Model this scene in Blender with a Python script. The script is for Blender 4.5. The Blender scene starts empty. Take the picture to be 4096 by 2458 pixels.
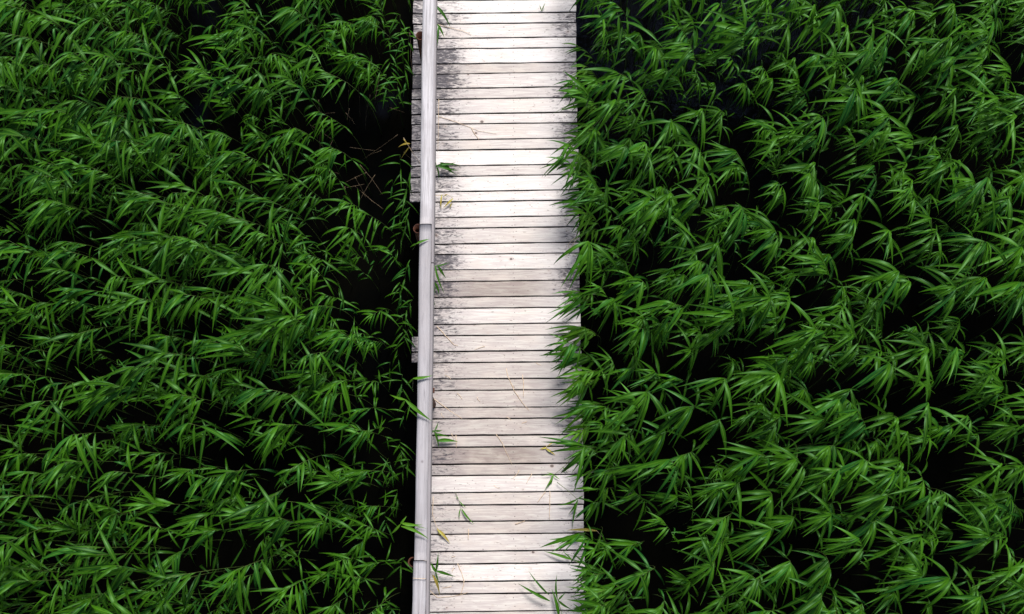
import bpy, math, random
import numpy as np
from mathutils import Vector, Matrix

R = math.radians
S = bpy.context.scene
COL = S.collection

# ------------------------------------------------------------------ camera, sky, sun, exposure
DECK_Z = 0.80                      # top of the deck above the water (z = 0)
DIST, TILT, FOCAL = 10.74, R(12.57), 42.0
cam_d = bpy.data.cameras.new("camera")
cam = bpy.data.objects.new("camera", cam_d)
COL.objects.link(cam)
cam.location = (0, -DIST * math.sin(TILT), DECK_Z + DIST * math.cos(TILT))
cam.rotation_euler = (TILT, 0, 0)
cam_d.lens = FOCAL
cam_d.sensor_width = 36
cam_d.clip_end = 500
S.camera = cam

SUN_EL, SUN_AZ = R(58), R(15)      # azimuth measured from +Y towards +X
world = bpy.data.worlds.new("World")
S.world = world
world.use_nodes = True
wn = world.node_tree
sky = wn.nodes.new("ShaderNodeTexSky")
sky.sky_type = 'NISHITA'
sky.sun_disc = False
sky.sun_elevation = SUN_EL
sky.sun_rotation = SUN_AZ
sky.dust_density = 4.0
sky.air_density = 1.0
wn.links.new(sky.outputs[0], wn.nodes["Background"].inputs[0])
wn.nodes["Background"].inputs[1].default_value = 0.062

sl = bpy.data.lights.new("sun", 'SUN')
sl.energy = 2.6
sl.angle = R(17)
sl.color = (1.0, 0.94, 0.89)
sun = bpy.data.objects.new("sun", sl)
COL.objects.link(sun)
sdir = Vector((math.cos(SUN_EL) * math.sin(SUN_AZ), math.cos(SUN_EL) * math.cos(SUN_AZ), math.sin(SUN_EL)))
sun.rotation_euler = sdir.to_track_quat('Z', 'Y').to_euler()
sun.location = sdir * 20

S.view_settings.view_transform = 'Standard'
S.view_settings.look = 'None'
S.view_settings.exposure = 0.78
S.view_settings.gamma = 1.0

# ------------------------------------------------------------------ measuring helpers (photo pixels of 4096 x 2458 -> world)
FP = FOCAL / 36 * 4096
CAM = np.array(cam.location)
RX = np.array([1, 0, 0.0])
RY = np.array([0, math.cos(TILT), math.sin(TILT)])
RZ = np.array([0, -math.sin(TILT), math.cos(TILT)])


def W(px, py, z=DECK_Z):
    d = (px - 2048) * RX - (py - 1229) * RY - FP * RZ
    t = (z - CAM[2]) / d[2]
    p = CAM + d * t
    return Vector((p[0], p[1], z))


def PIX(p):
    q = np.array(p, dtype=float) - CAM
    dz = -q.dot(RZ)
    return 2048 + FP * q.dot(RX) / dz, 1229 - FP * q.dot(RY) / dz


# ------------------------------------------------------------------ object helpers
def tag(o, label=None, cat=None, group=None, kind=None):
    if label: o["label"] = label
    if cat: o["category"] = cat
    if group: o["group"] = group
    if kind: o["kind"] = kind
    return o


def empty(name, loc=(0, 0, 0), rz=0.0):
    o = bpy.data.objects.new(name, None)
    o.location = loc
    o.rotation_euler = (0, 0, rz)
    o.empty_display_size = 0.1
    COL.objects.link(o)
    return o


class MB:
    """collects vertices, faces and a few per-vertex values, then links them as one mesh object"""
    def __init__(self):
        self.v, self.f, self.a, self.n = [], [], [], 0

    def add(self, verts, faces, attr):
        verts = np.asarray(verts, dtype=np.float64)
        self.v.append(verts)
        for f in faces:
            self.f.append(tuple(i + self.n for i in f))
        a = np.asarray(attr, dtype=np.float64)
        if a.ndim == 1:
            a = np.tile(a, (len(verts), 1))
        self.a.append(a)
        self.n += len(verts)

    def mesh(self, name, mat, smooth=True, offset=(0, 0, 0)):
        me = bpy.data.meshes.new(name)
        V = np.concatenate(self.v) - np.array(offset)
        me.from_pydata(V.tolist(), [], self.f)
        A = np.concatenate(self.a)
        col = me.attributes.new("info", 'FLOAT_COLOR', 'POINT')
        full = np.zeros((len(V), 4))
        full[:, :A.shape[1]] = A
        col.data.foreach_set("color", full.ravel())
        if mat: me.materials.append(mat)
        if smooth:
            me.polygons.foreach_set("use_smooth", [True] * len(me.polygons))
        me.update()
        return me

    def build(self, name, mat, parent=None, smooth=True, offset=(0, 0, 0)):
        o = bpy.data.objects.new(name, self.mesh(name, mat, smooth, offset))
        COL.objects.link(o)
        o.parent = parent
        return o


# ------------------------------------------------------------------ material helpers
def new_mat(name):
    m = bpy.data.materials.new(name)
    m.use_nodes = True
    nt = m.node_tree
    return m, nt, nt.nodes["Principled BSDF"]


class N:
    def __init__(self, nt):
        self.nt = nt

    def node(self, t, **kw):
        n = self.nt.nodes.new(t)
        for k, v in kw.items():
            setattr(n, k, v)
        return n

    def link(self, a, b):
        self.nt.links.new(a, b)

    def put(self, sock, v):
        if hasattr(v, "is_linked") or isinstance(v, bpy.types.NodeSocket):
            self.link(v, sock)
        else:
            sock.default_value = v

    def math(self, op, a, b=0.0, c=0.0, clamp=False):
        n = self.node("ShaderNodeMath", operation=op, use_clamp=clamp)
        self.put(n.inputs[0], a); self.put(n.inputs[1], b); self.put(n.inputs[2], c)
        return n.outputs[0]

    def smooth(self, x, lo, hi, tlo=0.0, thi=1.0):
        n = self.node("ShaderNodeMapRange", interpolation_type='SMOOTHSTEP')
        self.put(n.inputs[0], x); self.put(n.inputs[1], lo); self.put(n.inputs[2], hi)
        self.put(n.inputs[3], tlo); self.put(n.inputs[4], thi)
        return n.outputs[0]

    def vec(self, x, y, z):
        n = self.node("ShaderNodeCombineXYZ")
        self.put(n.inputs[0], x); self.put(n.inputs[1], y); self.put(n.inputs[2], z)
        return n.outputs[0]

    def vmath(self, op, a, b):
        n = self.node("ShaderNodeVectorMath", operation=op)
        self.put(n.inputs[0], a); self.put(n.inputs[1], b)
        return n.outputs[0]

    def noise(self, v, scale, detail=4.0, rough=0.55, dist=0.0):
        n = self.node("ShaderNodeTexNoise")
        self.put(n.inputs["Vector"], v)
        n.inputs["Scale"].default_value = scale
        n.inputs["Detail"].default_value = detail
        n.inputs["Roughness"].default_value = rough
        n.inputs["Distortion"].default_value = dist
        return n.outputs[0]

    def mix(self, f, a, b, mode='MIX'):
        n = self.node("ShaderNodeMix", data_type='RGBA', blend_type=mode)
        self.put(n.inputs[0], f)
        for s, v in ((n.inputs[6], a), (n.inputs[7], b)):
            if isinstance(v, tuple): s.default_value = (*v, 1.0)
            else: self.link(v, s)
        return n.outputs[2]

    def info(self):
        a = self.node("ShaderNodeAttribute", attribute_name="info")
        s = self.node("ShaderNodeSeparateColor")
        self.link(a.outputs["Color"], s.inputs[0])
        return s.outputs[0], s.outputs[1], s.outputs[2], a.outputs["Alpha"]

    def obj_xyz(self):
        t = self.node("ShaderNodeTexCoord")
        s = self.node("ShaderNodeSeparateXYZ")
        self.link(t.outputs["Object"], s.inputs[0])
        return t.outputs["Object"], s.outputs[0], s.outputs[1], s.outputs[2]

    def bump(self, h, strength, dist):
        n = self.node("ShaderNodeBump")
        n.inputs["Strength"].default_value = strength
        n.inputs["Distance"].default_value = dist
        self.link(h, n.inputs["Height"])
        return n.outputs[0]


def deck_material():
    m, nt, b = new_mat("weathered_plank_wood")
    k = N(nt)
    seed, tone, sl_, sr_ = k.info()          # per plank: seed, tone, dirt left, dirt right
    P, x, y, z = k.obj_xyz()
    off = k.math('MULTIPLY', seed, 37.0)
    gv = k.vec(k.math('ADD', x, off), k.math('MULTIPLY_ADD', y, 14.0, off), z)
    grain = k.noise(gv, 5.0, 6, 0.62, 0.6)
    fine = k.noise(k.vec(k.math('MULTIPLY_ADD', x, 6.0, off), k.math('MULTIPLY', y, 130.0), off), 2.0, 3, 0.6)
    blotch = k.noise(k.vec(k.math('ADD', x, off), k.math('MULTIPLY', y, 2.0), off), 3.2, 4, 0.6)
    rings = k.node("ShaderNodeTexWave", wave_type='BANDS', bands_direction='Y')
    k.link(k.vec(k.math('MULTIPLY_ADD', x, 1.2, off), k.math('MULTIPLY_ADD', y, 9.0, off), 0.0), rings.inputs["Vector"])
    rings.inputs["Scale"].default_value = 1.6
    rings.inputs["Distortion"].default_value = 7.0
    rings.inputs["Detail"].default_value = 3.0
    rings.inputs["Detail Scale"].default_value = 0.7
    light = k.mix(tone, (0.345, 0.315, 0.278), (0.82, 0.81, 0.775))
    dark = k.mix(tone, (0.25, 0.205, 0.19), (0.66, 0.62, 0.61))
    c = k.mix(k.smooth(grain, 0.42, 0.62), dark, light)
    c = k.mix(k.math('MULTIPLY', k.smooth(rings.outputs[0], 0.5, 1.0), 0.22), c, dark)
    c = k.mix(k.math('MULTIPLY', k.smooth(fine, 0.50, 0.36), 0.35), c, dark)
    c = k.mix(k.math('MULTIPLY', k.smooth(blotch, 0.45, 0.68), 0.40), c, (0.62, 0.56, 0.50))
    # weathered cool grey towards the right third of most planks
    c = k.mix(k.math('MULTIPLY', k.smooth(x, 0.05, 0.55), 0.30), c, (0.70, 0.71, 0.75))
    # mildew near the railing and near the free ends of the planks
    sp = k.noise(k.vec(k.math('MULTIPLY_ADD', x, 1.0, off), k.math('MULTIPLY', y, 3.4), off), 15.0, 7, 0.72, 0.9)
    wide = k.noise(k.vec(k.math('ADD', x, off), k.math('MULTIPLY', y, 2.0), off), 7.0, 4, 0.6)
    lm = k.math('MULTIPLY', k.smooth(k.math('MULTIPLY_ADD', wide, 0.34, x), -0.08, -0.48), k.math('MULTIPLY', sl_, 1.15))
    lm = k.math('MAXIMUM', lm, k.smooth(x, -0.80, -0.86, 0.0, 0.85))
    rm = k.math('MULTIPLY', k.smooth(k.math('MULTIPLY_ADD', wide, -0.34, x), 0.02, 0.42), k.math('MULTIPLY', sr_, 1.1))
    msk = k.math('MAXIMUM', lm, rm)
    thr = k.math('MULTIPLY_ADD', msk, -0.29, 0.675)
    st = k.smooth(k.math('SUBTRACT', sp, thr), -0.05, 0.15)
    st = k.math('MULTIPLY', st, k.smooth(msk, 0.05, 0.35))
    film = k.math('MULTIPLY', k.math('MULTIPLY', msk, k.smooth(wide, 0.3, 0.6, 0.5, 1.0)), 0.56)
    c = k.mix(film, c, (0.27, 0.25, 0.27))
    c = k.mix(k.math('MULTIPLY', st, 0.88), c, (0.022, 0.021, 0.034))
    # knots
    vo = k.node("ShaderNodeTexVoronoi", feature='F1')
    k.link(k.vec(k.math('MULTIPLY_ADD', x, 0.75, off), y, off), vo.inputs["Vector"])
    vo.inputs["Scale"].default_value = 6.2
    vd = k.math('MULTIPLY_ADD', grain, 0.03, vo.outputs["Distance"])
    vs = k.node("ShaderNodeSeparateColor"); k.link(vo.outputs["Color"], vs.inputs[0])
    rad = k.math('MULTIPLY_ADD', vs.outputs[0], 0.070, 0.020)
    kn = k.smooth(k.math('SUBTRACT', vd, rad), 0.014, -0.006)
    halo = k.smooth(k.math('SUBTRACT', vd, rad), 0.11, 0.0)
    c = k.mix(k.math('MULTIPLY', halo, 0.30), c, (0.42, 0.33, 0.28))
    c = k.mix(k.math('MULTIPLY', kn, 0.88), c, (0.10, 0.075, 0.07))
    v2 = k.node("ShaderNodeTexVoronoi", feature='F1')
    k.link(k.vec(k.math('MULTIPLY_ADD', x, 0.8, off), k.math('MULTIPLY', y, 1.3), off), v2.inputs["Vector"])
    v2.inputs["Scale"].default_value = 13.0
    s2 = k.node("ShaderNodeSeparateColor"); k.link(v2.outputs["Color"], s2.inputs[0])
    r2 = k.math('MULTIPLY_ADD', s2.outputs[1], 0.16, -0.06)
    c = k.mix(k.math('MULTIPLY', k.smooth(k.math('SUBTRACT', k.math('MULTIPLY_ADD', grain, 0.05, v2.outputs["Distance"]), r2), 0.03, -0.01), 0.72), c, (0.13, 0.11, 0.115))
    # small scratches and stuck bits
    sc = k.noise(k.vec(k.math('MULTIPLY_ADD', x, 10.0, off), k.math('MULTIPLY', y, 26.0), off), 3.0, 3, 0.5)
    c = k.mix(k.math('MULTIPLY', k.smooth(sc, 0.66, 0.72), 0.7), c, (0.16, 0.13, 0.11))
    # cut sides of each plank: shade of the gaps painted into the colour
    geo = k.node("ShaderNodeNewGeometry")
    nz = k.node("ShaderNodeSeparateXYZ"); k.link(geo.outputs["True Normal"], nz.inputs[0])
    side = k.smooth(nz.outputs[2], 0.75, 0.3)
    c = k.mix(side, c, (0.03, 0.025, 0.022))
    k.link(c, b.inputs["Base Color"])
    b.inputs["Roughness"].default_value = 0.72
    b.inputs["Specular IOR Level"].default_value = 0.35
    h = k.math('ADD', k.math('MULTIPLY', grain, 0.7), k.math('MULTIPLY', fine, 0.4))
    k.link(k.bump(h, 0.35, 0.004), b.inputs["Normal"])
    return m


def rail_material():
    m, nt, b = new_mat("weathered_rail_wood")
    k = N(nt)
    seed, tone, _a, _b = k.info()
    P, x, y, z = k.obj_xyz()
    off = k.math('MULTIPLY', seed, 21.0)
    g = k.noise(k.vec(k.math('MULTIPLY_ADD', x, 26.0, off), k.math('ADD', y, off), k.math('MULTIPLY', z, 26.0)), 2.2, 6, 0.65, 0.5)
    f = k.noise(k.vec(k.math('MULTIPLY_ADD', x, 110.0, off), k.math('MULTIPLY', y, 3.0), k.math('MULTIPLY', z, 110.0)), 1.6, 3, 0.6)
    bl = k.noise(k.vec(x, k.math('MULTIPLY_ADD', y, 1.0, off), z), 2.3, 4, 0.6)
    c = k.mix(k.smooth(g, 0.36, 0.62), (0.32, 0.315, 0.33), (0.52, 0.515, 0.545))
    c = k.mix(tone, k.mix(0.55, c, (0.22, 0.21, 0.23)), c)
    c = k.mix(k.math('MULTIPLY', k.smooth(bl, 0.46, 0.62), 0.55), c, (0.34, 0.325, 0.34))
    c = k.mix(k.math('MULTIPLY', k.smooth(f, 0.40, 0.27), 0.75), c, (0.10, 0.09, 0.10))
    vo = k.node("ShaderNodeTexVoronoi", feature='F1')
    k.link(k.vec(x, k.math('MULTIPLY_ADD', y, 0.9, off), z), vo.inputs["Vector"])
    vo.inputs["Scale"].default_value = 3.6
    c = k.mix(k.math('MULTIPLY', k.smooth(vo.outputs["Distance"], 0.075, 0.04), 0.8), c, (0.10, 0.08, 0.09))
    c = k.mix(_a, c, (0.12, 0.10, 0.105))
    k.link(c, b.inputs["Base Color"])
    b.inputs["Roughness"].default_value = 0.65
    k.link(k.bump(k.math('ADD', g, f), 0.4, 0.004), b.inputs["Normal"])
    return m


def leaf_material(name, base_dark, base_light, tip, spec=0.5):
    m, nt, b = new_mat(name)
    k = N(nt)
    t, tint, across, hue = k.info()          # along the blade, tint, distance from midrib, hue
    oi = k.node("ShaderNodeObjectInfo")
    v = k.math('MULTIPLY_ADD', oi.outputs["Random"], 0.35, k.math('MULTIPLY', tint, 0.65))
    c = k.mix(v, base_dark, base_light)
    c = k.mix(k.math('MULTIPLY', k.smooth(hue, 0.72, 1.0), 0.6), c, (0.008, 0.090, 0.018))
    P, x, y, z = k.obj_xyz()
    mott = k.noise(P, 22.0, 3, 0.6)
    c = k.mix(k.math('MULTIPLY', k.smooth(mott, 0.5, 0.75), 0.35), c, base_dark)
    c = k.mix(k.math('MULTIPLY', k.smooth(across, 0.35, 0.0), 0.35), c, tip)
    c = k.mix(k.math('MULTIPLY', k.smooth(t, 0.90, 1.0), 0.5), c, tip)
    k.link(c, b.inputs["Base Color"])
    b.inputs["Roughness"].default_value = 0.40
    b.inputs["Specular Tint"].default_value = (0.50, 1.0, 0.50, 1)
    b.inputs["Specular IOR Level"].default_value = spec
    tr = k.node("ShaderNodeBsdfTranslucent")
    k.link(k.mix(0.5, c, (0.03, 0.10, 0.004)), tr.inputs[0])
    mx = k.node("ShaderNodeMixShader")
    mx.inputs[0].default_value = 0.16
    k.link(b.outputs[0], mx.inputs[1]); k.link(tr.outputs[0], mx.inputs[2])
    k.link(mx.outputs[0], nt.nodes["Material Output"].inputs[0])
    return m


def simple_mat(name, a, bcol, scale, rough=0.7, metallic=0.0, bumpd=0.002, stretch=(1, 1, 1)):
    m, nt, b = new_mat(name)
    k = N(nt)
    P, x, y, z = k.obj_xyz()
    v = k.vmath('MULTIPLY', P, stretch)
    n = k.noise(v, scale, 5, 0.65)
    k.link(k.mix(k.smooth(n, 0.35, 0.65), a, bcol), b.inputs["Base Color"])
    b.inputs["Roughness"].default_value = rough
    b.inputs["Metallic"].default_value = metallic
    k.link(k.bump(n, 0.5, bumpd), b.inputs["Normal"])
    return m


M_DECK = deck_material()
M_RAIL = rail_material()
M_LEAF = leaf_material("reed_leaf_green", (0.002, 0.024, 0.002), (0.042, 0.150, 0.005), (0.12, 0.26, 0.022), 0.26)
M_FRESH = leaf_material("reed_leaf_fresh", (0.018, 0.095, 0.005), (0.085, 0.225, 0.012), (0.18, 0.30, 0.05), 0.22)
M_YEL = leaf_material("reed_leaf_yellow", (0.28, 0.22, 0.03), (0.46, 0.36, 0.07), (0.5, 0.34, 0.12))
M_STRAW = simple_mat("dry_straw", (0.52, 0.38, 0.24), (0.74, 0.60, 0.44), 30, 0.6)
M_STEM = simple_mat("reed_stem", (0.035, 0.075, 0.012), (0.09, 0.13, 0.03), 12, 0.5, stretch=(1, 1, 0.3))
M_RUST = simple_mat("rusty_steel", (0.035, 0.013, 0.009), (0.13, 0.042, 0.02), 26, 0.85, 0.1)
M_DEAD = simple_mat('dead_reed_brown', (0.06, 0.045, 0.025), (0.21, 0.15, 0.09), 20, 0.7)
M_DARKWOOD = simple_mat("dark_wet_wood", (0.025, 0.020, 0.018), (0.07, 0.05, 0.045), 8, 0.8)
M_NAIL = simple_mat("nail_steel", (0.06, 0.05, 0.05), (0.22, 0.20, 0.20), 60, 0.5, 0.6)


GLINT_SPOTS = [(*W(px_, py_, 0.0)[:2], r_) for px_, py_, r_ in ((740, 40, .55), (1560, 520, .5), (640, 240, .4), (730, 450, .35), (860, 330, .3))]


def water_material():
    m, nt, b = new_mat("dark_marsh_water")
    k = N(nt)
    P, x, y, z = k.obj_xyz()
    n = k.noise(P, 1.1, 4, 0.6)
    c = k.mix(k.smooth(n, 0.4, 0.65), (0.0010, 0.0012, 0.0012), (0.0022, 0.0022, 0.0016))
    k.link(c, b.inputs["Base Color"])
    b.inputs["Roughness"].default_value = 0.06
    b.inputs["IOR"].default_value = 1.33
    sky_glint = k.math('MULTIPLY', k.smooth(k.noise(P, 0.9, 2, 0.5), 0.47, 0.58), 0.14)     # patches of sky reflection, put into the specular level and its blue tint
    near = 0.0
    for (wx, wy, wr) in GLINT_SPOTS:
        q = k.math('POWER', k.math('ADD', k.math('POWER', k.math('SUBTRACT', x, wx), 2.0), k.math('POWER', k.math('SUBTRACT', y, wy), 2.0)), 0.5)
        near = k.math('MAXIMUM', near, k.smooth(q, wr, wr * .5))
    sky_glint = k.math('MULTIPLY', sky_glint, near)
    b.inputs['Specular Tint'].default_value = (0.35, 0.5, 1.0, 1)
    k.link(k.math('ADD', sky_glint, 0.006), b.inputs["Specular IOR Level"])
    w = k.noise(P, 9.0, 5, 0.6, 0.3)
    k.link(k.bump(w, 0.15, 0.02), b.inputs["Normal"])
    return m


# ------------------------------------------------------------------ setting: water
mb = MB()
mb.add([(-60, -60, 0), (60, -60, 0), (60, 60, 0), (-60, 60, 0)], [(0, 1, 2, 3)], (0, 0, 0, 0))
tag(mb.build("water", water_material(), smooth=False), "still black marsh water under the reeds", "water", kind="structure")

# ------------------------------------------------------------------ boardwalk
rnd = random.Random(7)
SEAMS = [(3, -2), (56, 50), (97, 90), (155, 148), (197, 191), (257, 249), (298, 288), (356, 347), (399, 391), (458, 449), (498, 491),
         (562, 552), (603, 595), (665, 656), (709, 698), (769, 759), (809, 800), (872, 863), (915, 907), (978, 969), (1020, 1013),
         (1081, 1075), (1128, 1121), (1191, 1184), (1235, 1230), (1300, 1293), (1344, 1340), (1408, 1401), (1453, 1448), (1517, 1514),
         (1564, 1560), (1631, 1628), (1677, 1673), (1743, 1739), (1791, 1786), (1859, 1853), (1905, 1899), (1973, 1966), (2022, 2018),
         (2088, 2083), (2139, 2133), (2208, 2201), (2259, 2251), (2329, 2322), (2378, 2372), (2451, 2443), (2502, 2495), (2575, 2569),
         (2626, 2620), (2700, 2694)]
pre = [(-215, -221), (-158, -164), (-119, -125), (-58, -64)]
SEAMS = pre + SEAMS + [(2752, 2747), (2827, 2822), (2880, 2875)]
# per plank: dirt by the railing, dirt at the free end, tone (0 brownish .. 1 pale, with sky sheen on the upper planks painted in)
DIRT_AND_TONE = [(.5, .5, .8)] * 3 + [(.5, .4, .9),
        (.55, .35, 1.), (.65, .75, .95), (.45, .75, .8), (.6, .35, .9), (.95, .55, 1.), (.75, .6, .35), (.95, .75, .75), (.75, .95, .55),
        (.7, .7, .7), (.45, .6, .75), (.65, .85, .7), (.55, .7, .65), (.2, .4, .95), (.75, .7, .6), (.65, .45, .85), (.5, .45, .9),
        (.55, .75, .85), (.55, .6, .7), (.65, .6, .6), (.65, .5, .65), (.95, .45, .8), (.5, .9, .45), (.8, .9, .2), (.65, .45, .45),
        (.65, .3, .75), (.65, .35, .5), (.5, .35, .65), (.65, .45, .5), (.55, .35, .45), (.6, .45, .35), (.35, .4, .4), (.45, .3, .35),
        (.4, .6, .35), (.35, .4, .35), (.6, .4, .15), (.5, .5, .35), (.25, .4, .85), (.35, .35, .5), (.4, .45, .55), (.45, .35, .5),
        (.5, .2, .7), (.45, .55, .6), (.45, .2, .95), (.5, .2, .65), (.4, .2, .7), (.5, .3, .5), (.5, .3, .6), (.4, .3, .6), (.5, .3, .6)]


def right_px(py):
    xs = [-300, 0, 300, 700, 1000, 1300, 1560, 1700, 1900, 2100, 2250, 2458, 2900]
    vs = [2299, 2303, 2307, 2313, 2318, 2322, 2326, 2330, 2333, 2336, 2338, 2342, 2349]
    return float(np.interp(py, xs, vs))


def left_px(py):
    if py < 820: return 1655 - py * 14 / 820
    if 1365 < py < 1480: return 1646
    return 1712 - py * 0.016


deck = MB()
nails = MB()
PLANKS = []
T = 0.040
for i in range(len(SEAMS) - 1):
    (l0, r0), (l1, r1) = SEAMS[i], SEAMS[i + 1]
    ym = (l0 + l1) / 2
    lx, rx = left_px(ym) + rnd.uniform(-2, 2), right_px(ym) + rnd.uniform(-2.2, 2.2)
    gap = rnd.uniform(0.0085, 0.0135)
    if SEAMS[i][0] in (256, 767, 1020, 1564, 2451): gap *= 0.5
    wl = 1745; wr = 2320

    def edge(lv, rv, px):
        return lv + (rv - lv) * (px - wl) / (wr - wl)
    n = 26
    dl, dr, tone = DIRT_AND_TONE[i] if i < len(DIRT_AND_TONE) else (.5, .3, .5)
    seed = rnd.random()
    dz = rnd.uniform(-0.0035, 0.0035); cup = rnd.uniform(-0.002, 0.002)
    ww = rnd.uniform(0, 6.28); wa = rnd.uniform(0.0004, 0.0016)
    rows = []
    for j in range(n + 1):
        px = lx + (rx - lx) * j / n
        a = W(px, edge(l0, r0, px)); c = W(px, edge(l1, r1, px))
        jit = wa * math.sin(ww + j * 0.9) + rnd.uniform(-.0006, .0006)
        ya, yc = a.y - gap / 2 + jit, c.y + gap / 2 + wa * math.sin(ww * 2 + j * 0.7) + rnd.uniform(-.0006, .0006)
        X = (a.x + c.x) / 2
        zt = DECK_Z + dz + 0.001 * math.sin(ww + j * .3)
        b_ = 0.0035
        rows.append([(X, ya, zt - T), (X, ya, zt - b_), (X, ya - b_, zt), (X, (ya + yc) / 2, zt + cup), (X, yc + b_, zt), (X, yc, zt - b_), (X, yc, zt - T)])
    V = [p for r in rows for p in r]
    F = []
    for j in range(n):
        for q in range(6):
            a0 = j * 7 + q
            F.append((a0, a0 + 1, a0 + 8, a0 + 7))
        F.append((j * 7 + 6, j * 7, j * 7 + 7, j * 7 + 13))
    F.append(tuple(range(0, 7))); F.append(tuple(range(n * 7 + 6, n * 7 - 1, -1)))
    deck.add(V, F, (seed, min(1, max(0, tone - (.10 if i > 24 else 0) + rnd.uniform(-.06, .06))), dl, dr))  # lower planks darker: weaker light painted into the tone
    yl = W(1790, edge(l0, r0, 1790)).y; yl2 = W(1790, edge(l1, r1, 1790)).y
    PLANKS.append((yl, yl2))
    for nx in (-0.50, 0.50, 0.02):
        for fy in (0.27, 0.73):
            cy = yl + (yl2 - yl) * fy + 0.012 * (nx + 0.5) + rnd.uniform(-.006, .006); cx = nx + rnd.uniform(-.012, .012)
            zt = DECK_Z + dz + cup * .5
            m_ = 8; rr = 0.0042
            vv = [(cx + rr * math.cos(a * math.pi / 4), cy + rr * math.sin(a * math.pi / 4), zt + 0.0012) for a in range(8)]
            vv += [(cx + rr * math.cos(a * math.pi / 4), cy + rr * math.sin(a * math.pi / 4), zt - 0.004) for a in range(8)]
            nails.add(vv, [tuple(range(8))] + [(a, (a + 1) % 8, (a + 1) % 8 + 8, a + 8) for a in range(8)], (0, 0, 0, 0))

bw = empty("boardwalk", (0, 0, DECK_Z))
tag(bw, "pale weathered boardwalk of alternating wide and narrow planks with mildewed ends", "boardwalk")
deck.build("deck", M_DECK, bw, smooth=False, offset=(0, 0, DECK_Z))
nails.build("nail_heads", M_NAIL, bw, smooth=False, offset=(0, 0, DECK_Z))["kind"] = "stuff"


def box(mbx, x0, x1, y0, y1, z0, z1, attr=(0, 0, 0, 0)):
    V = [(x, y, z) for z in (z0, z1) for y in (y0, y1) for x in (x0, x1)]
    mbx.add(V, [(0, 2, 3, 1), (4, 5, 7, 6), (0, 1, 5, 4), (2, 6, 7, 3), (0, 4, 6, 2), (1, 3, 7, 5)], attr)


Y0, Y1 = PLANKS[-1][1], PLANKS[0][0]
for xx in (-0.62, 0.0, 0.48):
    j_ = MB(); box(j_, xx - .035, xx + .035, Y0, Y1, DECK_Z - T - .006 - .14, DECK_Z - T - .006)
    j_.build("joist", M_DARKWOOD, bw, smooth=False, offset=(0, 0, DECK_Z))
for yy in (-2.6, 0.1, 2.7):
    for xx in (-0.50, 0.36):
        pl = MB()
        nn = 14
        V = [(xx + .07 * math.cos(a * 2 * math.pi / nn), yy + .07 * math.sin(a * 2 * math.pi / nn), zz) for zz in (-0.3, DECK_Z - T - .008) for a in range(nn)]
        pl.add(V, [(a, (a + 1) % nn, (a + 1) % nn + nn, a + nn) for a in range(nn)] + [tuple(range(nn, 2 * nn))], (0, 0, 0, 0))
        pl.build("pile", M_DARKWOOD, bw, offset=(0, 0, DECK_Z))

# ------------------------------------------------------------------ railing
RAIL_Z = DECK_Z + 0.95
rl = empty("wooden_railing", (W(1700, 1229, RAIL_Z).x, 0, DECK_Z))
tag(rl, "grey weathered timber railing with rusty steel posts along the boardwalk", "railing")
rloc = (rl.location.x, 0, DECK_Z)


def rail_section(p0l, p0r, p1l, p1r, seed, tone):
    """rounded cap beam between two photo-measured ends"""
    m = MB()
    A, B, C, D = W(*p0l, RAIL_Z), W(*p0r, RAIL_Z), W(*p1l, RAIL_Z), W(*p1r, RAIL_Z)
    n = 40; V = []; K = 0
    for j in range(n + 1):
        t = j / n
        l = A.lerp(C, t); r = B.lerp(D, t)
        w = (r.x - l.x); cx = (l.x + r.x) / 2; y = l.y
        wob = 0.0018 * math.sin(7 * t + seed * 9) + 0.0010 * math.sin(23 * t + seed)
        prof = []
        for a in range(13):                       # rounded top: flat crown, rounded shoulders
            th = math.pi - math.pi * a / 12
            ct, s_ = math.cos(th), math.sin(th)
            ex = math.copysign(abs(ct) ** 0.75, ct) * w / 2
            prof.append((cx + wob + ex, y, RAIL_Z - 0.028 + 0.028 * abs(s_) ** 0.8))
        prof += [(cx + wob + w / 2, y, RAIL_Z - 0.062), (cx + wob - w / 2, y, RAIL_Z - 0.062)]
        K = len(prof)
        V += prof
    F = [(j * K + q, j * K + (q + 1) % K, (j + 1) * K + (q + 1) % K, (j + 1) * K + q) for j in range(n) for q in range(K)]
    F += [tuple(range(K)), tuple(range(n * K + K - 1, n * K - 1, -1))]
    m.add(V, F, (seed, tone, 0, 0))
    return m.build("handrail", M_RAIL, rl, offset=rloc)


rail_section((1693, -260), (1744, -260), (1678, 895.5), (1729, 895.5), .13, 1.0)
rail_section((1678, 898.5), (1726.5, 898.5), (1657, 2241.5), (1709, 2241.5), .47, .15)
rail_section((1651, 2244.5), (1705, 2244.5), (1643, 2760), (1700, 2760), .81, .55)
# side board that shows along the right-hand flank of the cap beam
for (ya, yb, xa, xb, sd) in ((-260, 1050, 1745, 1731, .31), (1054, 2760, 1731, 1706, .66)):
    m = MB()
    zt = RAIL_Z - 0.012
    a = W(xa, ya, zt); b = W(xb, yb, zt)
    V = []
    for p in (a, b):
        V += [(p.x - .012, p.y, zt), (p.x + .006, p.y, zt - .004), (p.x + .010, p.y, zt - .012), (p.x + .010, p.y, zt - .105), (p.x - .012, p.y, zt - .105)]
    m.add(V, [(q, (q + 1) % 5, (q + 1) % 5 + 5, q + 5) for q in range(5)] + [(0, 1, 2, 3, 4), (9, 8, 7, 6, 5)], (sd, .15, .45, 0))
    m.build("side_board", M_RAIL, rl, smooth=False, offset=rloc)


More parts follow.
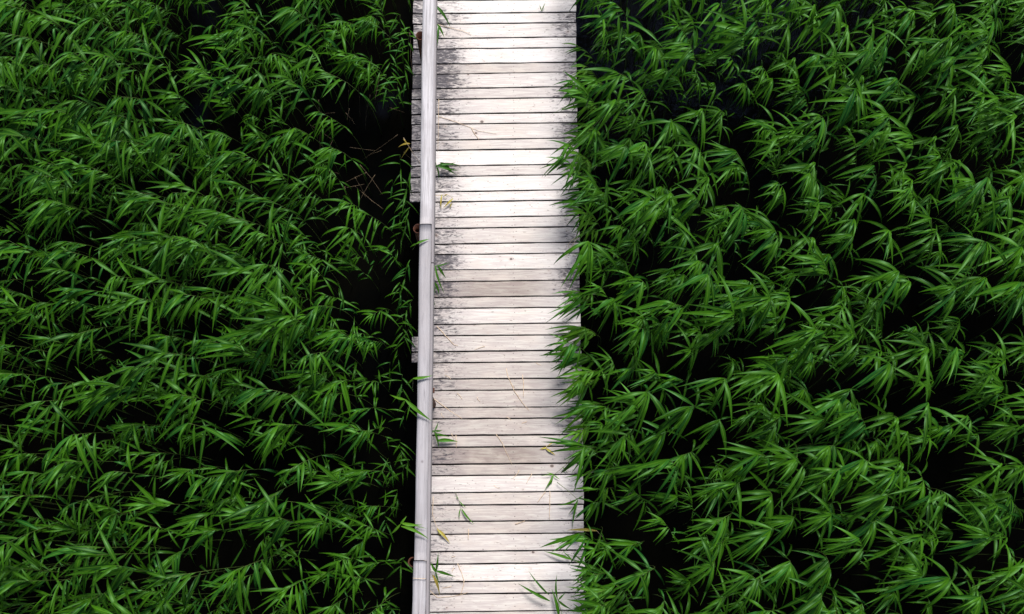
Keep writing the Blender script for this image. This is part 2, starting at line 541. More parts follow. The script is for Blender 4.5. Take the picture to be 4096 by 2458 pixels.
def tube(m, pts, radii, nseg=8, attr=(0, 0, 0, 0), cap=True):
    pts = [Vector(p) for p in pts]
    V = []
    up = Vector((0, 0, 1))
    for i, p in enumerate(pts):
        d = (pts[min(i + 1, len(pts) - 1)] - pts[max(i - 1, 0)]).normalized()
        s = d.cross(up)
        if s.length < 1e-3: s = d.cross(Vector((0, 1, 0)))
        s.normalize(); u = s.cross(d)
        for a in range(nseg):
            th = 2 * math.pi * a / nseg
            V.append(p + (s * math.cos(th) + u * math.sin(th)) * radii[i])
    F = [(i * nseg + a, i * nseg + (a + 1) % nseg, (i + 1) * nseg + (a + 1) % nseg, (i + 1) * nseg + a) for i in range(len(pts) - 1) for a in range(nseg)]
    if cap: F += [tuple(range(nseg))[::-1], tuple(range((len(pts) - 1) * nseg, len(pts) * nseg))]
    m.add([tuple(v) for v in V], F, attr)


for (px, py) in ((1682, 143), (1672, 915), (1652, 2250), (1676, -480), (1700, 1560)):
    zt = RAIL_Z - 0.09
    p = W(px, py, zt)
    m = MB()
    # hollow steel pipe with an open, slightly flared rim
    nn = 18
    rings = [(zt - 1.9, .037), (zt - .03, .037), (zt - .012, .041), (zt, .041), (zt, .034), (zt - .30, .031)]
    V = [(p.x + r_ * math.cos(2 * math.pi * a / nn), p.y + r_ * math.sin(2 * math.pi * a / nn), z_) for z_, r_ in rings for a in range(nn)]
    F = [(i * nn + a, i * nn + (a + 1) % nn, (i + 1) * nn + (a + 1) % nn, (i + 1) * nn + a) for i in range(5) for a in range(nn)]
    F.append(tuple(range(5 * nn, 6 * nn)))
    m.add(V, F, (0, 0, 0, 0))
    m.build("post", M_RUST, rl, offset=rloc)
    m = MB()
    box(m, p.x + .03, p.x + .075, p.y - .02, p.y + .02, zt - .05, zt - .02)
    m.build("bracket", M_RUST, rl, smooth=False, offset=rloc)


# ------------------------------------------------------------------ reeds
WIND = R(219)                      # the way the blades are blown, seen from above


def leaf(m, base, az, el, L, wd, rng, droop=2.2, wind=0.8, tint=None, nseg=7, hue=None, roll=0.0, windaz=WIND):
    """one lance-shaped blade: three vertices across, folded along the midrib, arching over and bent by the wind"""
    p = np.array(base, dtype=float)
    ds = L / nseg
    V, A, F = [], [], []
    tint = rng.random() if tint is None else tint
    hue = rng.random() if hue is None else hue
    e, a = el, az
    dd = droop * rng.uniform(.6, 1.4)
    rl_ = roll + rng.uniform(-.5, .5)
    tw = rng.uniform(-.9, .9)
    for i in range(nseg + 1):
        t = i / nseg
        d = np.array([math.cos(e) * math.cos(a), math.cos(e) * math.sin(a), math.sin(e)])
        s = np.array([math.sin(a), -math.cos(a), 0.0])
        u = np.cross(s, d)
        r_ = rl_ + tw * t
        s2 = s * math.cos(r_) + u * math.sin(r_); u2 = u * math.cos(r_) - s * math.sin(r_)
        w = wd * 0.5 * (0.22 + 0.78 * min(1, t / .28) ** .8) * (1 - max(0, (t - .28) / .72) ** 1.35)
        if i == nseg: w = wd * 0.012
        fold = 0.30 * w
        V += [p - s2 * w + u2 * fold, p.copy(), p + s2 * w + u2 * fold]
        A += [(t, tint, 1, hue), (t, tint, 0, hue), (t, tint, 1, hue)]
        p = p + d * ds
        e -= dd * ds / L * (1.5 - 1.0 * t) * (1 if e > -1.35 else 0)
        da = (windaz - a + math.pi) % (2 * math.pi) - math.pi
        a += da * wind * ds / L
    for i in range(nseg):
        k0 = i * 3
        F += [(k0, k0 + 1, k0 + 4, k0 + 3), (k0 + 1, k0 + 2, k0 + 5, k0 + 4)]
    m.add(V, F, A)


def reed(h, rng, lean=0.35, nleaf=13, LS=1.0, top_only=False, windaz=WIND, spread=0.75):
    """returns (stem MB, foliage MB) with the root at the origin"""
    st, fo = MB(), MB()
    laz = windaz - .45 + rng.uniform(-.6, .6)
    n = 9
    pts = []
    for i in range(n + 1):
        t = i / n
        q = lean * t ** 2.6
        pts.append(np.array([math.cos(laz) * q + .012 * math.sin(5 * t + h * 9) * t, math.sin(laz) * q, h * t * (1 - .05 * t ** 3)]))
    tube(st, pts, [.0052 - .0038 * (i / n) for i in range(n + 1)], 5)

    def on(t):
        t = max(0, min(.9999, t)) * n
        i = int(t)
        return pts[i] + (pts[i + 1] - pts[i]) * (t - i)
    top = 0.36 * rng.uniform(.75, 1.4)                     # leafy length from the tip, metres
    for i in range(nleaf):
        s = i / (nleaf - 1)
        t = 1 - s * top / h
        side = 1 if i % 2 else -1
        az = windaz + side * rng.uniform(.0, spread) + rng.gauss(0, .22)
        if rng.random() < .13: az += rng.choice((-1, 1)) * rng.uniform(.8, 1.7)
        L = LS * rng.uniform(.20, .34) * (0.80 + .35 * math.sin(min(1, s * 1.5 + .25) * math.pi * .6))
        el = R(rng.uniform(5, 42)) - s * R(10)
        leaf(fo, on(t), az, el, L, rng.uniform(.022, .034) * LS, rng, droop=rng.uniform(.7, 1.5), wind=rng.uniform(.0, .35), windaz=windaz)
    for i in range(3):                                      # young blades of the tip
        leaf(fo, on(.999), windaz + rng.uniform(-.5, .5), R(rng.uniform(35, 65)), LS * rng.uniform(.16, .26), LS * rng.uniform(.013, .020), rng,
             droop=rng.uniform(1.4, 2.6), wind=.7, tint=rng.uniform(.6, 1), windaz=windaz)
    for i in range(4):                                      # old low blades
        t = 1 - (top + rng.uniform(.05, .5)) / h
        leaf(fo, on(t), rng.uniform(0, 2 * math.pi), R(rng.uniform(0, 40)), rng.uniform(.2, .34), rng.uniform(.018, .026), rng,
             droop=2.0, wind=.25, tint=rng.uniform(0, .4))
    return st, fo


PROTO = []
prng = random.Random(21)
for i in range(34):
    h = prng.uniform(1.75, 2.05)
    nl = prng.choice((6, 7, 8, 9, 10, 12))
    st, fo = reed(h, prng, lean=prng.uniform(.08, .34), nleaf=nl, LS=prng.uniform(.9, 1.30), spread=prng.uniform(.35, .88), windaz=WIND + prng.gauss(0, .24))
    PROTO.append((st, fo, st.mesh("stem", M_STEM), fo.mesh("foliage", M_LEAF), h))

# openings in the bed seen in the photo: x, y, rx, ry (pixels of the photo)
GAPS = [(740, 10, 110, 50), (1560, 500, 110, 120), (800, 370, 150, 90), (1060, 420, 70, 60), (1470, 560, 140, 270), (1570, 1330, 50, 90), (1600, 1880, 45, 130),
        (1180, 130, 70, 60), (1000, 900, 50, 60), (560, 980, 60, 35), (420, 1010, 60, 30), (120, 1120, 80, 45), (1400, 1660, 55, 70), 
        (860, 2060, 90, 45), (330, 1900, 80, 50), (620, 1560, 70, 40), (1290, 330, 80, 60), (60, 1600, 70, 60), (1560, 2330, 60, 60),
        (230, 2020, 60, 40), (420, 760, 60, 50), (690, 640, 110, 60), (1320, 2080, 60, 70), (780, 1830, 80, 40),
        (2620, 990, 110, 60), (2540, 1160, 60, 50), (3250, 930, 80, 40), (3380, 1000, 60, 50), (3780, 330, 110, 60),
        (2700, 1870, 110, 90), (3550, 980, 90, 60), (3740, 1130, 110, 70), (3900, 1450, 120, 80), (4030, 1650, 70, 80), (3920, 1880, 110, 130),
        (3060, 1530, 70, 60), (3270, 1620, 90, 60), (2450, 2130, 120, 90), (2520, 2240, 70, 60), (3920, 2180, 120, 130), (2780, 2010, 90, 60),
        (2340, 100, 60, 200), (3080, 2030, 70, 60), (3450, 1720, 60, 50), (4080, 980, 80, 80), (2860, 150, 40, 110), (3640, 1290, 60, 60), (2380, 1150, 60, 60),
        (2950, 1330, 80, 60), (3350, 2130, 80, 50), (3700, 620, 60, 60), (2700, 1480, 60, 50)]


def in_gap(px, py, k=1.0):
    return any(((px - gx) / (rx * k)) ** 2 + ((py - gy) / (ry * k)) ** 2 < 1 for gx, gy, rx, ry in GAPS)


plants = []        # x, y, rotation, scale, proto
grng = random.Random(4)
cells = {}
ph = [(grng.uniform(1.2, 3.4), grng.uniform(1.2, 3.4), grng.uniform(0, 6.3)) for _ in range(5)]
for _ in range(26000):
    x, y = grng.uniform(-5.9, 5.9), grng.uniform(-4.3, 4.4)
    if -1.02 < x < 0.72: continue
    f = sum(math.sin(a_ * x + b_ * y + c_) for a_, b_, c_ in ph) / 5
    rad = 0.186 + 0.055 * f
    cx_, cy_ = int(math.floor(x / .25)), int(math.floor(y / .25))
    if any((x - q[0]) ** 2 + (y - q[1]) ** 2 < rad * rad for i_ in (-1, 0, 1) for j_ in (-1, 0, 1) for q in cells.get((cx_ + i_, cy_ + j_), ())): continue
    pi = grng.randrange(len(PROTO)); h = PROTO[pi][4]
    sc = min(1.10, grng.uniform(.76, 1.16)); rz = grng.gauss(0, .24)
    if -1.30 < x <= -1.02:
        sc *= .70 if y > .3 else .82
        if grng.random() < (.35 if y > .3 else .05): continue
    elif -1.55 < x <= -1.30: sc *= .85 if y > .3 else .94
    if 0.70 <= x < 1.0: sc *= grng.uniform(.80, .98)
    top = (x - .12, y - .08, h * sc)
    px, py = PIX(top)
    if in_gap(px, py, 1.0) and grng.random() < .97: continue
    cells.setdefault((cx_, cy_), []).append((x, y))
    plants.append((x, y, rz, sc, pi, px, py))
# dimmer second storey of short shoots
for _ in range(520):
    x, y = grng.uniform(-5, 5), grng.uniform(-3.6, 3.6)
    if -1.1 < x < .72: continue
    pi = grng.randrange(len(PROTO)); sc = grng.uniform(.55, .75)
    px, py = PIX((x, y, PROTO[pi][4] * sc))
    if in_gap(px, py, 1.1) and grng.random() < .8: continue
    plants.append((x, y, grng.uniform(-1, 1), sc, pi, px, py))


def show(pl):
    x, y, rz, sc, pi, px, py = pl
    edge = max(0, 60 - px, px - 4036, 60 - py, py - 2398)
    return sc * PROTO[pi][4] - edge * .02 - (0.6 if sc < .8 else 0)


order = sorted(plants, key=show, reverse=True)
heroes, rest = order[:288], order[288:]


def zone(px, py):
    left = px < 2000
    r = ("at the top edge", "in the upper part", "at mid height", "in the lower part", "at the bottom edge")[int(min(4, max(0, py / 491.7)))]
    if left:
        c = ("far from the railing", "midway from the railing", "close to the railing")[int(min(2, max(0, px / 560)))]
        return f"green reed shoot left of the boardwalk, {c}, {r}", "reed shoots in the bed beside the railing"
    c = ("close to the plank ends", "midway from the plank ends", "far from the plank ends")[int(min(2, max(0, (px - 2300) / 600)))]
    return f"green reed shoot right of the boardwalk, {c}, {r}", "reed shoots in the bed beside the open deck edge"


first = {}
for (x, y, rz, sc, pi, px, py) in heroes:
    if pi not in first:
        o = empty("reed_shoot", (x, y, 0), rz)
        a = bpy.data.objects.new("stem", PROTO[pi][2]); b = bpy.data.objects.new("foliage", PROTO[pi][3])
        for q in (a, b):
            COL.objects.link(q); q.parent = o
        first[pi] = (o, a, b)
    else:
        s0 = first[pi]
        o = s0[0].copy(); o.location = (x, y, 0); o.rotation_euler = (0, 0, rz)
        COL.objects.link(o)
        for q in s0[1:]:
            c = q.copy(); c.parent = o; COL.objects.link(c)
    o.scale = (sc, sc, sc)
    lab, grp = zone(px, py)
    tag(o, lab, "reed", grp)

bed_s, bed_f = MB(), MB()
for (x, y, rz, sc, pi, px, py) in rest:
    ca, sa = math.cos(rz), math.sin(rz)
    M = np.array([[ca, -sa, 0], [sa, ca, 0], [0, 0, 1]]) * sc
    dv = grng.uniform(-.25, .25)
    for src, dst in ((PROTO[pi][0], bed_s), (PROTO[pi][1], bed_f)):
        V = np.concatenate(src.v) @ M.T + np.array([x, y, 0])
        A = np.concatenate(src.a).copy()
        A[:, 1] = np.clip(A[:, 1] + dv, 0, 1)
        dst.add(V, src.f, A)
bed = empty("reed_bed", (0, 0, 0))
tag(bed, "dense mass of dark green reeds filling the marsh between the taller shoots", "reeds", kind="stuff")
bed_s.build("stems", M_STEM, bed)["kind"] = "stuff"
bed_f.build("foliage", M_LEAF, bed)["kind"] = "stuff"
print("PLANTS", len(plants), "FACES", len(bed_f.f))


# ------------------------------------------------------------------ single shoots, sprigs and dry stalks by the deck (measured on the photo)
def blade(m, a, b, wd, arch=0.03, tint=.5, hue=.2, nseg=8, side=0.0, keel=.3):
    """a blade from point a to point b, arched upwards and bowed sideways"""
    a, b = Vector(a), Vector(b)
    d = b - a; L = d.length; d = d.normalized()
    s = Vector((d.y, -d.x, 0)).normalized()
    V, A, F = [], [], []
    for i in range(nseg + 1):
        t = i / nseg
        p = a.lerp(b, t) + Vector((0, 0, arch * 4 * t * (1 - t))) + s * side * 4 * t * (1 - t)
        w = wd * .5 * (0.25 + 0.75 * min(1, t / .3) ** .8) * (1 - max(0, (t - .3) / .7) ** 1.4)
        if i == nseg: w = wd * .015
        V += [tuple(p - s * w + Vector((0, 0, w * keel))), tuple(p), tuple(p + s * w + Vector((0, 0, w * keel)))]
        A += [(t, tint, 1, hue), (t, tint, 0, hue), (t, tint, 1, hue)]
    for i in range(nseg):
        k0 = i * 3
        F += [(k0, k0 + 1, k0 + 4, k0 + 3), (k0 + 1, k0 + 2, k0 + 5, k0 + 4)]
    m.add(V, F, A)


srng = random.Random(99)


def straw(name, label, pts, z=DECK_Z + .006, rad=.0022, mat=None, group="dry stalks lying on the deck"):
    P3 = []
    for q in pts:
        P3.append(W(q[0], q[1], q[2] if len(q) > 2 else z))
    dense = []
    for i in range(len(P3) - 1):
        for j in range(5):
            dense.append(P3[i].lerp(P3[i + 1], j / 5) + Vector((srng.uniform(-.0015, .0015), srng.uniform(-.0015, .0015), 0)))
    dense.append(P3[-1])
    m = MB()
    n = len(dense)
    c = dense[0].copy()
    tube(m, dense, [rad * (1.15 - .6 * i / n) for i in range(n)], 6)
    o = m.build(name, mat or M_STRAW, offset=c)
    o.location = c
    tag(o, label, "stalk", group)


def sprig(label, stem_pts, blades, mat, z=DECK_Z + .03, group="sprigs growing over the deck", cat="reed", name="reed_sprig", srad=.0026):
    """stem_pts and blades in photo pixels (x, y, height above the deck); blades: (x0, y0, h0, x1, y1, h1, width)"""
    base = W(stem_pts[0][0], stem_pts[0][1], DECK_Z + stem_pts[0][2])
    root = empty(name, base)
    tag(root, label, cat, group)
    m = MB()
    P3 = [W(a, b, DECK_Z + h) for a, b, h in stem_pts]
    dense = []
    for i in range(len(P3) - 1):
        for j in range(4): dense.append(P3[i].lerp(P3[i + 1], j / 4))
    dense.append(P3[-1])
    tube(m, dense, [srad * (1.1 - .5 * i / len(dense)) for i in range(len(dense))], 6)
    m.build("stem", M_STEM if mat is not M_YEL else M_STRAW, root, offset=base)
    m = MB()
    for (x0, y0, h0, x1, y1, h1, wd) in blades:
        a, b = W(x0, y0, DECK_Z + h0), W(x1, y1, DECK_Z + h1)
        L = (b - a).length
        blade(m, a, b, wd, arch=L * srng.uniform(.04, .13), tint=srng.uniform(.3, 1), hue=srng.uniform(0, .8), side=L * srng.uniform(-.07, .07))
    m.build("foliage", mat, root, offset=base)


G, Y = M_FRESH, M_YEL
sprig("broad green blade poking out under the railing at the top edge of the deck", [(1738, 8, -.02), (1742, 22, .10)],
      [(1742, 22, .10, 1802, 110, .03, .030), (1742, 22, .10, 1768, 60, .05, .018)], M_LEAF)
sprig("dark green pair of blades under the railing below the topmost sprig", [(1744, 112, -.02), (1750, 98, .08)],
      [(1750, 98, .08, 1778, 152, .03, .024), (1754, 104, .08, 1746, 200, .03, .022), (1750, 98, .08, 1768, 120, .03, .014)], M_LEAF)
sprig("tiny green sprout in the middle of the topmost plank", [(2167, 52, -.02), (2167, 46, .015)],
      [(2167, 46, .012, 2181, 12, .05, .010), (2167, 46, .012, 2158, 20, .05, .010), (2167, 46, .012, 2162, 36, .02, .006)], G, srad=.0015)
sprig("bushy green tuft under the railing level with the upper wide planks", [(1738, 690, -.02), (1745, 664, .10)],
      [(1745, 664, .10, 1824, 650, .04, .022), (1745, 664, .10, 1842, 664, .04, .026), (1748, 664, .10, 1836, 684, .03, .024), (1752, 660, .10, 1828, 702, .03, .024),
       (1745, 664, .10, 1756, 722, .03, .016), (1760, 652, .10, 1800, 672, .06, .030), (1745, 668, .10, 1742, 640, .10, .014), (1770, 655, .08, 1810, 690, .04, .026)], M_LEAF)
sprig("yellowed bent sprig under the railing just above its upper joint", [(1728, 786, .02), (1790, 777, .05), (1812, 795, .04)],
      [(1768, 780, .05, 1766, 840, .015, .016), (1812, 795, .04, 1772, 835, .015, .020), (1806, 812, .03, 1797, 836, .01, .010), (1790, 778, .05, 1770, 792, .02, .010)], Y)
sprig("dark green drooping sprig beside the most mildewed plank near mid railing", [(1736, 1100, -.02), (1740, 1062, .12)],
      [(1740, 1062, .12, 1779, 1178, .03, .020), (1752, 1066, .11, 1784, 1114, .04, .026), (1738, 1066, .12, 1800, 1050, .06, .014),
       (1738, 1130, .08, 1757, 1182, .02, .022), (1736, 1140, .07, 1740, 1180, .02, .014), (1728, 1172, .10, 1743, 1232, .02, .014)], M_LEAF)
sprig("green tuft with one broad blade under the lower half of the railing", [(1734, 1750, -.02), (1738, 1724, .10)],
      [(1748, 1764, .05, 1832, 1768, .02, .036), (1738, 1724, .10, 1757, 1796, .02, .020), (1738, 1724, .10, 1752, 1690, .06, .014),
       (1738, 1724, .10, 1770, 1722, .05, .018), (1738, 1724, .10, 1718, 1730, .08, .020), (1740, 1735, .09, 1800, 1748, .03, .020)], M_LEAF)
sprig("thin sprig with four narrow leaves lying on the planks near the lower railing", [(1822, 1972, .01), (1838, 2008, .02), (1844, 2036, .02)],
      [(1838, 2005, .02, 1867, 2032, .012, .010), (1846, 2035, .02, 1899, 2098, .012, .018), (1842, 2035, .02, 1838, 2082, .012, .010), (1826, 1985, .02, 1834, 2000, .02, .008)], G, srad=.0018)
sprig("yellow bent stalk with one broad blade in the shade of the lower railing", [(1733, 1988, .04), (1730, 2058, .05), (1750, 2120, .03)],
      [(1750, 2118, .03, 1801, 2176, .01, .026), (1748, 2112, .03, 1758, 2145, .01, .012)], Y)
sprig("green tuft with a yellow-tipped blade beside the lower railing joint", [(1736, 2320, -.02), (1744, 2288, .09)],
      [(1744, 2288, .09, 1753, 2210, .10, .020), (1744, 2284, .09, 1822, 2308, .03, .026), (1744, 2290, .09, 1722, 2250, .10, .024), (1744, 2290, .09, 1760, 2340, .02, .014)], M_LEAF)
sprig("yellow blade hanging beside the tuft at the lower railing joint", [(1652, 2314, .965), (1700, 2316, .97), (1728, 2320, .62), (1734, 2318, .2)],
      [(1731, 2300, .15, 1758, 2382, .01, .026)], Y)
sprig("green blade lying across the railing cap just below its upper joint", [(1650, 1000, .55), (1665, 976, .97)], [(1665, 976, .97, 1718, 957, .965, .022), (1665, 976, .97, 1640, 990, .9, .016)], G)
sprig("short green blade crossing the middle section of the railing cap", [(1650, 1560, .6), (1652, 1515, .97)], [(1652, 1515, .97, 1730, 1503, .965, .026), (1652, 1515, .97, 1622, 1540, .85, .016)], G)
sprig("long green blade slanting across the middle section of the railing cap", [(1600, 1630, .7), (1622, 1600, 1.02)],
      [(1622, 1600, 1.02, 1726, 1684, .965, .034), (1622, 1600, 1.02, 1560, 1580, .95, .022), (1622, 1600, 1.02, 1590, 1650, .9, .02)], G)
sprig("forked pair of green blades reaching over the railing cap above its lower joint", [(1580, 2130, .7), (1602, 2098, .99)],
      [(1602, 2092, .99, 1690, 2100, .97, .026), (1605, 2106, .99, 1716, 2158, .965, .026), (1602, 2098, .99, 1560, 2140, .9, .02), (1602, 2098, .99, 1626, 2066, 1., .018), (1660, 2105, .98, 1712, 2117, .965, .006)], G)
sprig("green blades spread flat over the plank ends beside the dark knot plank", [(2228, 1930, .04), (2270, 1962, .06), (2312, 2000, .07)],
      [(2312, 1996, .07, 2228, 2022, .03, .020), (2312, 2000, .07, 2272, 2060, .02, .020), (2312, 2000, .07, 2290, 2116, .02, .018), (2312, 1996, .07, 2335, 1984, .06, .014)], M_LEAF)
sprig("pale yellow blade sticking out past the plank ends", [(2420, 2160, -.2), (2387, 2124, .05)], [(2387, 2124, .05, 2268, 2122, .03, .026)], Y)
sprig("short green blades under the pale yellow one at the plank ends", [(2400, 2170, -.2), (2342, 2132, .05)], [(2342, 2132, .05, 2232, 2180, .02, .026), (2342, 2132, .05, 2268, 2172, .02, .016), (2342, 2132, .05, 2250, 2160, .02, .014)], M_LEAF)
sprig("forked pale green blades near the free end of a lower narrow plank", [(2330, 2262, -.03), (2288, 2240, .05)],
      [(2288, 2240, .05, 2176, 2206, .03, .026), (2286, 2238, .05, 2250, 2206, .04, .012), (2290, 2240, .05, 2310, 2200, .07, .014)], G)
sprig("star of long narrow green blades over the planks at the bottom edge", [(2260, 2500, -.03), (2232, 2402, .10)],
      [(2200, 2405, .09, 2072, 2334, .05, .028), (2196, 2380, .09, 2114, 2284, .06, .018), (2230, 2400, .10, 2228, 2298, .12, .018), (2236, 2470, .06, 2206, 2356, .08, .030),
       (2232, 2402, .10, 2262, 2372, .10, .016), (2230, 2400, .09, 2290, 2440, .05, .020)], M_LEAF)
sprig("brown-green seed head bent onto the planks above the dark knot plank", [(2308, 1806, .05), (2262, 1862, .04), (2214, 1902, .03)],
      [(2216, 1900, .03, 2176, 1966, .012, .016), (2212, 1902, .03, 2192, 1950, .012, .018), (2206, 1904, .03, 2204, 1940, .012, .014), (2214, 1900, .03, 2160, 1906, .02, .008),
       (2214, 1898, .03, 2186, 1890, .02, .010), (2216, 1902, .03, 2240, 1920, .02, .010), (2250, 1870, .03, 2268, 1892, .01, .012)], G)
sprig("broken olive leaf lying on the narrow plank near the free ends", [(2186, 1780, .015), (2186, 1790, .012)],
      [(2190, 1786, .014, 2220, 1770, .012, .010), (2186, 1790, .014, 2158, 1798, .010, .016), (2182, 1794, .014, 2222, 1822, .010, .020)], Y)

STRAWS = [
    ("upright-lying pale stalk close to the railing on the upper planks", [(1755, 398), (1753, 500), (1752, 606)]),
    ("long thin pale stalk slanting away from the railing on the upper planks", [(1752, 466), (1800, 480), (1850, 498), (1915, 524), (1985, 536)]),
    ("short side stalk branching off the long thin one on the upper planks", [(1886, 512, DECK_Z + .008), (1896, 532), (1916, 560)]),
    ("pale straw across the third plank from the top", [(1748, 98), (1800, 112), (1850, 124), (1885, 140)]),
    ("short pale straw slanting near mid deck beside the railing", [(1748, 1306), (1790, 1352), (1815, 1380), (1832, 1384)]),
    ("thick pale straw slanting from the railing onto the lower planks", [(1731, 1593), (1800, 1644), (1848, 1676)]),
    ("curved pale straw across three planks in the middle of the deck", [(2025, 1475), (2030, 1502), (2056, 1562), (2088, 1610), (2118, 1644)]),
    ("short straight straw beside the curved one in the middle of the deck", [(2090, 1500), (2094, 1540), (2093, 1590)]),
    ("thin straw crossing two planks below the curved one", [(1985, 1738), (2008, 1772), (2030, 1820), (2048, 1860)]),
    ("pale straw curling along the bottom planks beside the railing", [(1720, 2364), (1750, 2391), (1800, 2388), (1850, 2378), (1872, 2370)]),
    ("short thick straw standing off the curled one on the bottom planks", [(1856, 2322), (1855, 2340), (1842, 2380)]),
    ("hair-thin straw above the curled one on the bottom planks", [(1830, 2255), (1846, 2290), (1856, 2324)]),
    ("pale straw pointing down from the bent seed head", [(2182, 1968), (2166, 1988), (2150, 2010)]),
    ("straight pale straw beside the bent seed head", [(2200, 1966), (2199, 2020), (2198, 2078)]),
    ("tiny pale straw standing across a lower seam", [(1874, 2116), (1873, 2160)]),
    ("short straw lying along a lower narrow plank", [(2062, 2098), (2100, 2084)]),
    ("small pale straw across the seam beside the broad-bladed tuft", [(1824, 1742), (1825, 1792)]),
    ("tangled pale straw at the plank ends by the upper-middle knot", [(2318, 944), (2290, 960), (2272, 980), (2278, 992)]),
    ("pale straw sloping off the plank ends near mid deck", [(2318, 940), (2290, 980), (2262, 1030)]),
]
for lab, pts in STRAWS:
    straw("dry_straw", lab, pts, rad=srng.uniform(.0021, .0030))


for _ in range(16):
    a, b = srng.uniform(1760, 2180), srng.uniform(1300, 2420); th = srng.uniform(0, 3.1); q = srng.uniform(14, 48); bd = srng.uniform(-6, 6)
    straw("dry_straw", "short thin bit of pale straw scattered on the lower half of the deck",
          [(a, b), (a + q * .5 * math.cos(th) + bd, b + q * .5 * math.sin(th)), (a + q * math.cos(th), b + q * math.sin(th))], rad=srng.uniform(.0018, .0026),
          group="thin bits of straw scattered on the lower planks")


def edge_shoot(label, apx, apy, hz, root, nleaf, LS, waz, spread, group, mat=M_LEAF, reach=.30, seed=0):
    """a shoot rooted beside the deck whose tip was measured on the photo"""
    rng = random.Random(seed)
    tip = W(apx, apy, DECK_Z + hz)
    base = Vector((root[0], root[1], 0))
    o = empty("reed_shoot", base)
    tag(o, label, "reed", group)
    n = 12; pts = []
    for i in range(n + 1):
        t = i / n
        q = t ** 2.4
        zz = tip.z * (1 - (1 - t) ** 1.25)
        pts.append(np.array([base.x + (tip.x - base.x) * q, base.y + (tip.y - base.y) * q, zz]))
    st, fo = MB(), MB()
    tube(st, pts, [.005 - .0034 * i / n for i in range(n + 1)], 6)
    L = sum(np.linalg.norm(pts[i + 1] - pts[i]) for i in range(n))
    for i in range(nleaf):
        s = i / max(1, nleaf - 1)
        t = max(.3, 1 - s * reach * 1.6 / L) * n - 1e-6
        p = pts[int(t)] + (pts[int(t) + 1] - pts[int(t)]) * (t - int(t))
        sd = 1 if i % 2 else -1
        az = waz + sd * rng.uniform(.03, spread) + rng.gauss(0, .12)
        if rng.random() < .08: az += rng.choice((-1, 1)) * rng.uniform(.8, 1.5)
        leaf(fo, p, az, R(rng.uniform(8, 40)), LS * rng.uniform(.17, .31), LS * rng.uniform(.017, .028), rng, droop=rng.uniform(.7, 1.7), wind=.3,
             windaz=waz, tint=rng.uniform(.25, 1))
    st.build("stem", M_STEM, o, offset=base)
    fo.build("foliage", mat, o, offset=base)


ORD = ["topmost", "second", "third", "fourth", "fifth", "sixth", "seventh", "eighth", "ninth", "tenth", "eleventh", "twelfth", "thirteenth",
       "fourteenth", "fifteenth", "sixteenth", "seventeenth", "eighteenth", "nineteenth", "twentieth", "twenty-first", "twenty-second", "twenty-third",
       "twenty-fourth", "twenty-fifth", "twenty-sixth", "twenty-seventh", "twenty-eighth", "twenty-ninth", "thirtieth", "thirty-first", "thirty-second"]
#        tip x, y, height above deck, blades, size, wind azimuth, spread
EDGE = [(2322, 186, .18, 9, .75, 195, .8), (2400, 70, .80, 12, 1.0, 205, .6), (2345, 262, .30, 12, .85, 200, .6), (2372, 330, .45, 13, .9, 205, .7), (2345, 410, .30, 12, .9, 208, .6),
        (2362, 500, .40, 13, .9, 205, .7), (2335, 560, .25, 12, .9, 190, .5), (2352, 620, .40, 14, 1.0, 197, .7), (2345, 690, .30, 12, 1.0, 205, .6), (2365, 770, .40, 12, .9, 205, .7),
        (2362, 850, .50, 12, .9, 215, .7), (2352, 930, .35, 8, .8, 215, .8), (2320, 985, .10, 6, .7, 235, .6), (2372, 1040, .45, 10, .9, 205, .8), (2312, 1168, .18, 11, .72, 205, .7),
        (2312, 1222, .20, 6, 1.0, 207, .4), (2345, 1310, .35, 11, 1.15, 200, .5), (2330, 1345, .25, 9, .9, 185, .5), (2345, 1420, .32, 13, 1.2, 200, .5), (2372, 1490, .50, 12, 1.1, 205, .7),
        (2350, 1560, .28, 12, 1.1, 207, .6), (2372, 1630, .40, 12, 1.0, 210, .7), (2335, 1655, .15, 9, .9, 200, .8), (2345, 1730, .28, 11, .9, 215, .7), (2362, 1800, .35, 11, .9, 212, .7),
        (2352, 1900, .25, 7, .8, 215, .8), (2395, 1960, .55, 8, .9, 250, 1.4), (2385, 2300, .40, 16, 1.1, 190, .7), (2405, 2370, .55, 16, 1.15, 200, .8), (2395, 2450, .45, 14, 1.1, 205, .8),
        (2425, 2440, .70, 13, 1.1, 215, .9)]
EDGE.sort(key=lambda e: e[1])
for i, (ax, ay, hz, nl, LS, wz, spd) in enumerate(EDGE):
    t = W(ax, ay, DECK_Z + hz)
    if 500 < ay < 900 or 1150 < ay < 1880: ax -= 26; LS *= 1.12; nl += 3
    elif ay > 150: ax -= 10
    edge_shoot(f"{ORD[i]} of the green shoots leaning over the free plank ends, counted from the top", ax, ay, hz, (max(.74, t.x + .12) + srng.uniform(0, .12), t.y + srng.uniform(-.02, .2)), nl, LS,
               R(wz), spd, "shoots leaning over the free plank ends", M_FRESH if i % 3 else M_LEAF, seed=500 + i)
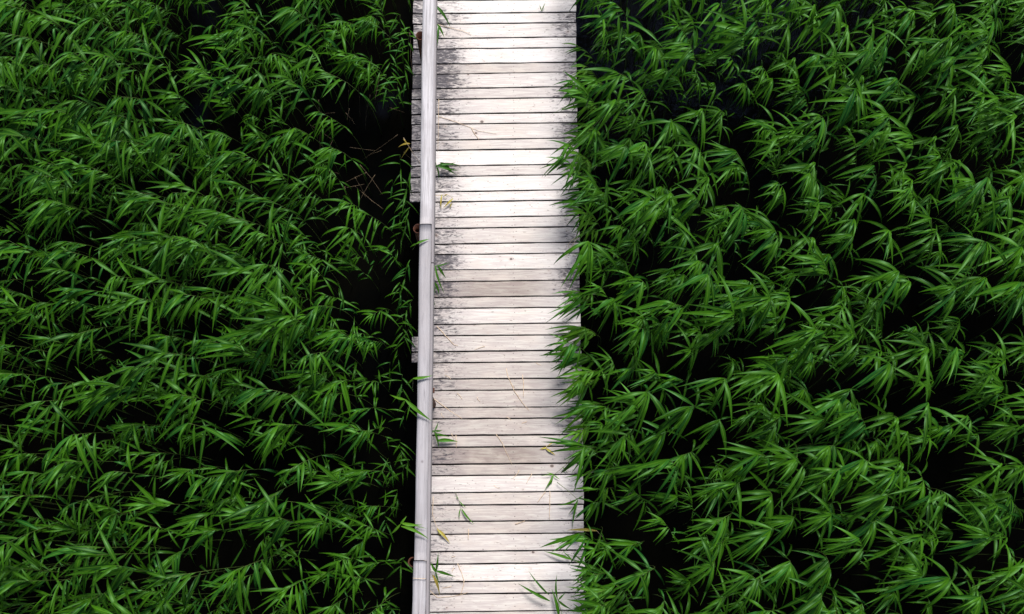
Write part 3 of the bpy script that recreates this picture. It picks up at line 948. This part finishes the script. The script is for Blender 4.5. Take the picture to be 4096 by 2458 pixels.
# low shoots in the shaded strip between the railing and the bed
LOW = [(1600, 60, .1), (1640, 110, .35), (1560, 200, 0), (1610, 170, .2), (1590, 330, .1), (1545, 300, -.1), (1620, 260, .3), (1600, 620, .1), (1642, 690, .30), (1570, 720, -.2), (1625, 760, .2), (1640, 830, .2),
       (1600, 860, 0), (1580, 960, -.1), (1640, 1040, .3), (1600, 1130, 0), (1650, 1200, .35), (1610, 1270, .1), (1645, 1300, .3), (1590, 1380, -.1), (1560, 1450, -.2), (1610, 1500, .1), (1640, 1620, .3),
       (1600, 1760, 0), (1560, 1850, -.1), (1640, 1840, .2), (1590, 1960, -.1), (1540, 2050, -.2), (1620, 2230, .1), (1560, 2400, -.1), (1600, 2440, 0)]
for i, (ax, ay, hz) in enumerate(LOW[:31]):
    t = W(ax, ay, DECK_Z + hz)
    edge_shoot(f"{ORD[i]} of the low shaded shoots beside the railing, counted from the top", ax, ay, hz, (min(-1.0, t.x - .02), t.y - .1), srng.choice((5, 6, 7, 9)), .72,
               R(250), 1.5, "low shaded shoots beside the railing", M_LEAF, seed=900 + i)
# dead stalks standing in the open water beside the railing
DEAD = [(1430, 330, .2, 1440, 470, -.3), (1395, 360, .1, 1400, 500, -.4), (1480, 380, .2, 1462, 520, -.3), (1500, 400, .3, 1520, 300, .5), (1640, 130, .5, 1655, 330, .1), (1590, 540, .1, 1450, 640, -.4),
        (1400, 590, -.4, 1500, 604, -.5), (1440, 660, -.3, 1530, 780, -.4), (1500, 700, -.3, 1440, 800, -.4), (1275, 400, .1, 1280, 620, -.4), (1330, 560, -.2, 1240, 500, .1)]
for _ in range(14):
    a, b = srng.uniform(1250, 1620), srng.uniform(330, 800); th = srng.uniform(0, 3.1); q = srng.uniform(40, 110)
    DEAD.append((a, b, srng.uniform(-.5, .1), a + q * math.cos(th), b + q * math.sin(th), srng.uniform(-.55, -.1)))
for i, (a, b, h0, c, d, h1) in enumerate(DEAD):
    straw("dead_reed_stalk", f"{ORD[i]} of the dead brown stalks over the open water beside the upper railing", [(a, b, DECK_Z + h0), ((a + c) / 2 + srng.uniform(-6, 6), (b + d) / 2, DECK_Z + (h0 + h1) / 2), (c, d, DECK_Z + h1)],
          rad=.0019, mat=M_DEAD, group="dead stalks over the open water")
sprig("curled orange-tan dead leaf beside the upper railing", [(1690, 668, .1), (1650, 610, .35), (1614, 552, .45)],
      [(1640, 576, .42, 1592, 590, .3, .020), (1636, 590, .40, 1602, 640, .2, .014), (1628, 572, .42, 1612, 555, .45, .010)], Y, name="dead_reed_sprig")
